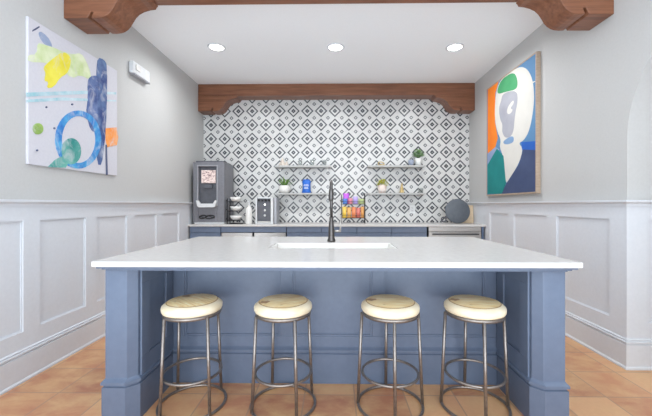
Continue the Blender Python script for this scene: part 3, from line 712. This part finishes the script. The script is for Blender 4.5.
# ------------------------------------------------------------------ pictures
LEFT = [('slate', [(2.456, 2.375), (2.448, 2.369), (2.437, 2.366), (2.423, 2.366), (2.409, 2.368), (2.394, 2.374), (2.38, 2.381), (2.368, 2.39), (2.358, 2.401), (2.352, 2.411), (2.348, 2.422), (2.349, 2.431), (2.353, 2.439), (2.36, 2.445), (2.37, 2.449), (2.383, 2.449), (2.397, 2.447), (2.412, 2.442), (2.426, 2.435), (2.439, 2.426), (2.449, 2.415), (2.457, 2.404), (2.46, 2.393), (2.46, 2.383)]), ('ink', [(2.296, 2.412), (2.302, 2.428), (2.353, 2.483), (2.357, 2.475), (2.326, 2.44)]), ('palegreen', [(2.263, 2.234), (2.333, 2.27), (2.339, 2.355), (2.382, 2.366), (2.468, 2.385), (2.547, 2.392), (2.646, 2.41), (2.744, 2.469), (2.804, 2.422), (2.86, 2.329), (2.842, 2.281), (2.732, 2.28), (2.646, 2.215), (2.547, 2.258), (2.421, 2.248), (2.263, 2.186)]), ('yellow', [(2.382, 2.193), (2.44, 2.27), (2.561, 2.399), (2.638, 2.389), (2.629, 2.305), (2.595, 2.233), (2.533, 2.182), (2.474, 2.084), (2.412, 2.056), (2.432, 2.111), (2.392, 2.102), (2.407, 2.165)]), ('aqua', [(2.251, 1.97), (2.462, 2.048), (2.788, 2.167), (3.185, 2.289), (3.185, 2.267), (2.788, 2.139), (2.462, 2.02), (2.251, 1.941)]), ('aqua', [(2.251, 1.921), (2.547, 2.033), (3.185, 2.212), (3.185, 2.199), (2.547, 2.008), (2.251, 1.902)]), ('navy', [(2.938, 2.516), (3.016, 2.533), (3.06, 2.5), (3.054, 2.053), (3.022, 1.743), (2.986, 1.558), (2.932, 1.56), (2.915, 1.807), (2.921, 2.142), (2.921, 2.392)]), ('indigo', [(2.815, 2.248), (2.842, 2.311), (2.932, 2.354), (2.938, 2.231), (2.932, 1.978), (2.921, 1.842), (2.853, 1.843), (2.799, 1.975), (2.82, 2.109)]), ('RING', [(2.98, 1.791), (2.976, 1.749), (2.965, 1.707), (2.948, 1.666), (2.925, 1.628), (2.896, 1.593), (2.863, 1.563), (2.827, 1.538), (2.789, 1.518), (2.75, 1.505), (2.712, 1.498), (2.674, 1.497), (2.638, 1.501), (2.605, 1.511), (2.575, 1.527), (2.549, 1.546), (2.527, 1.57), (2.51, 1.597), (2.497, 1.628), (2.49, 1.66), (2.487, 1.694), (2.49, 1.729), (2.497, 1.764), (2.51, 1.799), (2.527, 1.833), (2.549, 1.866), (2.575, 1.896), (2.605, 1.923), (2.638, 1.946), (2.674, 1.964), (2.712, 1.978), (2.75, 1.986), (2.789, 1.988), (2.827, 1.983), (2.863, 1.973), (2.896, 1.955), (2.925, 1.932), (2.948, 1.903), (2.965, 1.869), (2.976, 1.831)], [(2.909, 1.777), (2.907, 1.744), (2.899, 1.711), (2.887, 1.679), (2.87, 1.649), (2.85, 1.621), (2.827, 1.597), (2.801, 1.577), (2.773, 1.562), (2.745, 1.551), (2.717, 1.545), (2.689, 1.544), (2.662, 1.547), (2.637, 1.556), (2.615, 1.568), (2.595, 1.584), (2.578, 1.604), (2.565, 1.626), (2.555, 1.651), (2.549, 1.678), (2.547, 1.706), (2.549, 1.735), (2.555, 1.764), (2.565, 1.792), (2.578, 1.82), (2.595, 1.846), (2.615, 1.87), (2.637, 1.891), (2.662, 1.909), (2.689, 1.923), (2.717, 1.933), (2.745, 1.938), (2.773, 1.938), (2.801, 1.934), (2.827, 1.924), (2.85, 1.909), (2.87, 1.889), (2.887, 1.866), (2.899, 1.839), (2.907, 1.809)]), ('teal', [(2.742, 1.646), (2.738, 1.617), (2.728, 1.589), (2.711, 1.564), (2.689, 1.544), (2.665, 1.531), (2.639, 1.524), (2.613, 1.524), (2.59, 1.532), (2.57, 1.546), (2.555, 1.565), (2.546, 1.588), (2.543, 1.614), (2.546, 1.641), (2.555, 1.667), (2.57, 1.691), (2.59, 1.711), (2.613, 1.726), (2.639, 1.735), (2.665, 1.737), (2.689, 1.731), (2.711, 1.718), (2.728, 1.698), (2.738, 1.674)]), ('teal', [(2.422, 1.477), (2.487, 1.541), (2.556, 1.58), (2.611, 1.535), (2.583, 1.491)]), ('orange', [(3.035, 1.905), (3.185, 1.949), (3.213, 1.859), (3.192, 1.778), (3.06, 1.736), (3.041, 1.79)]), ('moss', [(2.382, 1.752), (2.381, 1.741), (2.377, 1.73), (2.37, 1.72), (2.361, 1.712), (2.351, 1.706), (2.341, 1.702), (2.33, 1.701), (2.32, 1.703), (2.312, 1.708), (2.306, 1.714), (2.302, 1.723), (2.3, 1.733), (2.302, 1.743), (2.306, 1.754), (2.312, 1.764), (2.32, 1.772), (2.33, 1.778), (2.341, 1.782), (2.351, 1.784), (2.361, 1.782), (2.37, 1.778), (2.377, 1.771), (2.381, 1.762)]), ('ink', [(2.417, 1.919), (2.415, 1.913), (2.41, 1.909), (2.405, 1.91), (2.403, 1.914), (2.405, 1.92), (2.41, 1.924), (2.415, 1.923)]), ('ink', [(2.486, 1.779), (2.484, 1.773), (2.479, 1.769), (2.473, 1.771), (2.471, 1.776), (2.473, 1.782), (2.479, 1.785), (2.484, 1.784)]), ('ink', [(2.34, 1.588), (2.338, 1.583), (2.333, 1.58), (2.329, 1.581), (2.327, 1.586), (2.329, 1.591), (2.333, 1.594), (2.338, 1.593)]), ('ink', [(2.657, 2.012), (2.654, 2.005), (2.648, 2.001), (2.642, 2.001), (2.64, 2.007), (2.642, 2.013), (2.648, 2.017), (2.654, 2.017)]), ('ink', [(3.038, 1.754), (3.05, 1.756), (3.063, 1.477), (3.044, 1.476)])]
RIGHT = [('steel', [(4.624, 2.857), (3.489, 2.788), (3.489, 1.319), (4.624, 1.347)]), ('orange', [(4.624, 2.857), (4.313, 2.84), (4.401, 2.669), (4.412, 2.295), (4.335, 2.064), (4.401, 1.959), (4.624, 1.907)]), ('lilac', [(4.624, 1.907), (4.401, 1.959), (4.292, 1.908), (4.446, 1.847), (4.624, 1.749)]), ('cream', [(4.401, 2.642), (4.292, 2.79), (4.089, 2.834), (3.853, 2.805), (3.689, 2.709), (3.582, 2.56), (3.546, 2.382), (3.56, 2.213), (3.627, 2.011), (3.737, 1.917), (3.853, 1.911), (3.753, 1.828), (3.836, 1.673), (4.089, 1.485), (4.128, 1.468), (4.168, 1.643), (4.208, 1.833), (4.292, 1.94), (4.25, 2.021), (4.357, 2.164), (4.423, 2.352)]), ('face', [(4.208, 2.604), (3.879, 2.532), (3.861, 2.393), (3.923, 2.259), (3.958, 2.027), (4.128, 2.012), (4.229, 2.115), (4.208, 2.213), (4.271, 2.281), (4.313, 2.439), (4.25, 2.514)]), ('green', [(4.379, 2.64), (4.281, 2.775), (4.08, 2.825), (3.923, 2.748), (3.861, 2.629), (3.879, 2.536), (4.109, 2.591)]), ('cream', [(4.089, 2.394), (3.958, 2.443), (3.94, 2.399), (4.032, 2.358), (3.958, 2.327), (4.032, 2.289), (4.109, 2.32)]), ('chin', [(4.188, 2.004), (3.958, 2.027), (3.94, 1.937), (4.089, 1.935), (4.188, 1.963)]), ('cobalt', [(3.786, 1.907), (3.489, 1.869), (3.489, 1.775), (3.769, 1.822)]), ('tealdeep', [(4.624, 1.749), (4.357, 1.93), (4.188, 1.809), (4.128, 1.468), (4.229, 1.34), (4.624, 1.347)]), ('slate2', [(4.229, 1.34), (4.109, 1.466), (3.836, 1.664), (3.753, 1.819), (3.489, 1.775), (3.489, 1.319)]), ('cream', [(3.721, 2.522), (3.489, 2.507), (3.489, 2.495), (3.705, 2.498)])]
pc = {'slate': ((130,146,178),(158,170,196)), 'ink': ((70,78,108),(90,98,126)), 'palegreen': ((196,212,150),(224,230,196)), 'yellow': ((222,206,20),(240,228,86)),
      'aqua': ((150,196,206),(206,222,228)), 'navy': ((40,62,122),(96,122,164)), 'indigo': ((52,74,130),(110,130,176)), 'ring': ((30,106,190),(80,168,216)), 'teal': ((40,136,130),(110,180,168)),
      'orange': ((238,134,44),(246,166,92)), 'moss': ((96,140,52),(160,188,100)),
      'steel': ((84,128,170),(92,136,176)), 'orange2': ((240,124,26),(244,134,38)), 'lilac': ((134,152,188),(146,162,194)), 'cream': ((214,211,204),(220,217,210)), 'face': ((160,160,170),(172,172,180)),
      'green': ((64,150,98),(78,160,108)), 'chin': ((120,152,190),(132,162,196)), 'cobalt': ((24,88,176),(34,98,186)), 'tealdeep': ((0,122,122),(10,132,130)), 'slate2': ((58,72,108),(66,80,116))}
for k, (a, c) in pc.items():
    M['paint_'+k] = mottled('paint_'+k, a, c, 9 if k in ('navy','indigo','palegreen','aqua','ring') else 5, .7, lo=.35, hi=.65)
    if k in ('navy', 'indigo', 'palegreen', 'aqua', 'ring', 'slate', 'teal', 'yellow', 'moss', 'orange'):   # thin washes let the canvas through
        q = NT(M['paint_'+k]); wash = q.noise(q.coord((1, 2.2, 1) if k in ('aqua',) else (1, 1, .7)), 11, 5, .65, .8)
        src = q.b.inputs['Base Color'].links[0].from_socket
        q.col(q.mix(q.ramp(wash, [(.5, (0,0,0)), (.78, (235,235,235))]), src, (207,205,211)))
def smooth(p, it=2):
    for _ in range(it):
        q = []
        for (a, c), (e, f) in zip(p, p[1:] + p[:1]): q += [(a*.75+e*.25, c*.75+f*.25), (a*.25+e*.75, c*.25+f*.75)]
        p = q
    return p
ORGANIC = ('cream', 'face', 'green', 'chin', 'palegreen', 'yellow', 'indigo', 'navy', 'moss', 'slate')
def picture(root, shapes, sx, ren):
    """each painted patch is a thin coat of paint on the canvas (local x = out of the wall)"""
    used = []; b = B(); lvl = 0; out = -1 if sx > 0 else 1
    for s in shapes:
        lvl += 1; key = ren.get(s[0], s[0].lower()); key = 'paint_'+key
        if key not in used: used.append(key)
        e0 = out*.0004; e1 = out*(.0008 + .00035*lvl); mi = used.index(key)
        f = lambda e: (lambda y, z: (sx + e - root.location.x, y - root.location.y, z - root.location.z))
        if s[0] == 'RING':
            A, C = s[1], s[2]; n = len(A); F0, F1 = f(e0), f(e1); fc = []
            va, vc, wa, wc = ([b.verts.new(F(*p)) for p in L] for F, L in ((F1, A), (F1, C), (F0, A), (F0, C)))
            for i in range(n):
                j = (i+1) % n
                for q in ((va[i], va[j], vc[j], vc[i]), (va[i], va[j], wa[j], wa[i]), (vc[i], vc[j], wc[j], wc[i])): b.faces.new(q).material_index = mi
        else: prism(b, smooth(s[1], 1 if s[0] in ('navy','indigo','yellow','palegreen') else 2) if s[0] in ORGANIC else s[1], f(e0), f(e1), mi)
    return obj('painted_shape', b, used, root)
YP0, YP1, ZP0, ZP1 = 2.268, 3.205, 1.482, 2.505
pl = thing('abstract_painting', 'white canvas with loose watercolour strokes, a blue ring and yellow patch', 'painting', (-W, (YP0+YP1)/2, ZP0))
h = (YP1-YP0)/2
boxobj('canvas', (.0005, .020, -h, h, 0, ZP1-ZP0), 'canvas', pl, .003)
picture(pl, LEFT, -W+.020, {})
YQ0, YQ1, ZQ0, ZQ1 = 3.525, 4.640, 1.338, 2.79
pr_ = thing('abstract_painting', 'bold flat-colour picture of a pale face in blue, orange and teal', 'painting', (W, (YQ0+YQ1)/2, ZQ0))
h = (YQ1-YQ0)/2
boxobj('canvas', (-.044, -.0005, -h, h, 0, ZQ1-ZQ0), 'canvas', pr_)
b = B(); H_ = ZQ1-ZQ0
for (a, c, e, f) in ((-h-.018, -h-.001, -.018, H_+.018), (h+.001, h+.018, -.018, H_+.018), (-h-.001, h+.001, -.018, -.001), (-h-.001, h+.001, H_+.001, H_+.018)): box(b, -.047, -.0005, a, c, e, f)
obj('frame', b, 'frame', pr_, .002)
def clip(poly):
    return [(min(max(y, YQ0+.0005), YQ1-.0005), min(max(z, ZQ0+.0005), ZQ1-.0005)) for y, z in poly]
RIGHT[0] = ('steel', [(YQ0+.0005, ZQ0+.0005), (YQ1-.0005, ZQ0+.0005), (YQ1-.0005, ZQ1-.0005), (YQ0+.0005, ZQ1-.0005)])
picture(pr_, [(s[0], clip(s[1])) for s in RIGHT], W-.044, {'orange': 'orange2'})

# ------------------------------------------------------------------ light
def area(name, loc, size, power, rot=(0,0,0), shape='DISK', col=(.95,.98,1), sy=None):
    l = bpy.data.lights.new(name, 'AREA'); l.shape = shape; l.size = size; l.energy = power; l.color = col
    if sy: l.size_y = sy
    o = bpy.data.objects.new(name, l); COL.objects.link(o); o.location = loc; o.rotation_euler = rot; return o
for x in (-1.42, 0, 1.42): area('recessed_lamp', (x, 3.96+.014*x, HC-.012), .16, 13).data.spread = math.radians(160)
for x in (-1.2, 0, 1.2):
    area('room_fill', (x, 1.5, HC-.012), .25, 3)  # unseen fill lamps added at the ceiling, without fittings
area('hall_fill', (3.35, 1.4, HC-.012), .3, 14)  # unseen lamp added to fill the space past the arch
w = bpy.data.worlds.new('world'); scene.world = w; w.use_nodes = True
bg = w.node_tree.nodes['Background']; bg.inputs['Strength'].default_value = 1.35
_nt = w.node_tree; _tc = _nt.nodes.new('ShaderNodeTexCoord'); _sx = _nt.nodes.new('ShaderNodeSeparateXYZ'); _mr = _nt.nodes.new('ShaderNodeMapRange'); _rp = _nt.nodes.new('ShaderNodeMix'); _rp.data_type = 'RGBA'
_nt.links.new(_tc.outputs['Generated'], _sx.inputs[0]); _nt.links.new(_sx.outputs[2], _mr.inputs[0])
_mr.inputs[1].default_value = -.12; _mr.inputs[2].default_value = .12                # unseen fill: brighter below the horizon to lift the ceiling, hazy sky above
_nt.links.new(_mr.outputs[0], _rp.inputs[0]); _rp.inputs[6].default_value = (2.2, 2.5, 2.8, 1); _rp.inputs[7].default_value = (.80, .90, 1, 1)
_nt.links.new(_rp.outputs[2], bg.inputs['Color'])
sl = bpy.data.lights.new('fill_sun', 'SUN'); sl.energy = 1.45; sl.angle = math.radians(50); sl.color = (.95, .98, 1)
so = bpy.data.objects.new('fill_sun', sl); COL.objects.link(so); so.location = (0, -3, 2.5); so.rotation_euler = (math.radians(90-19), 0, 0)  # broad soft sun added from behind to brighten seats and floor under the worktop

# ------------------------------------------------------------------ camera
cd = bpy.data.cameras.new('camera'); cam = bpy.data.objects.new('camera', cd); COL.objects.link(cam)
cam.location = (0, 0, 1.2); cam.rotation_euler = (PI/2, 0, math.radians(.8))
cd.sensor_width = 36; cd.lens = 332/652*36; cd.shift_y = -3.3/652; cd.shift_x = -5.06/652; cd.clip_start = .05
scene.camera = cam
scene.view_settings.view_transform = 'Standard'; scene.view_settings.look = 'None'
scene.view_settings.gamma = 1; scene.view_settings.use_curve_mapping = False
scene.view_settings.exposure = .16
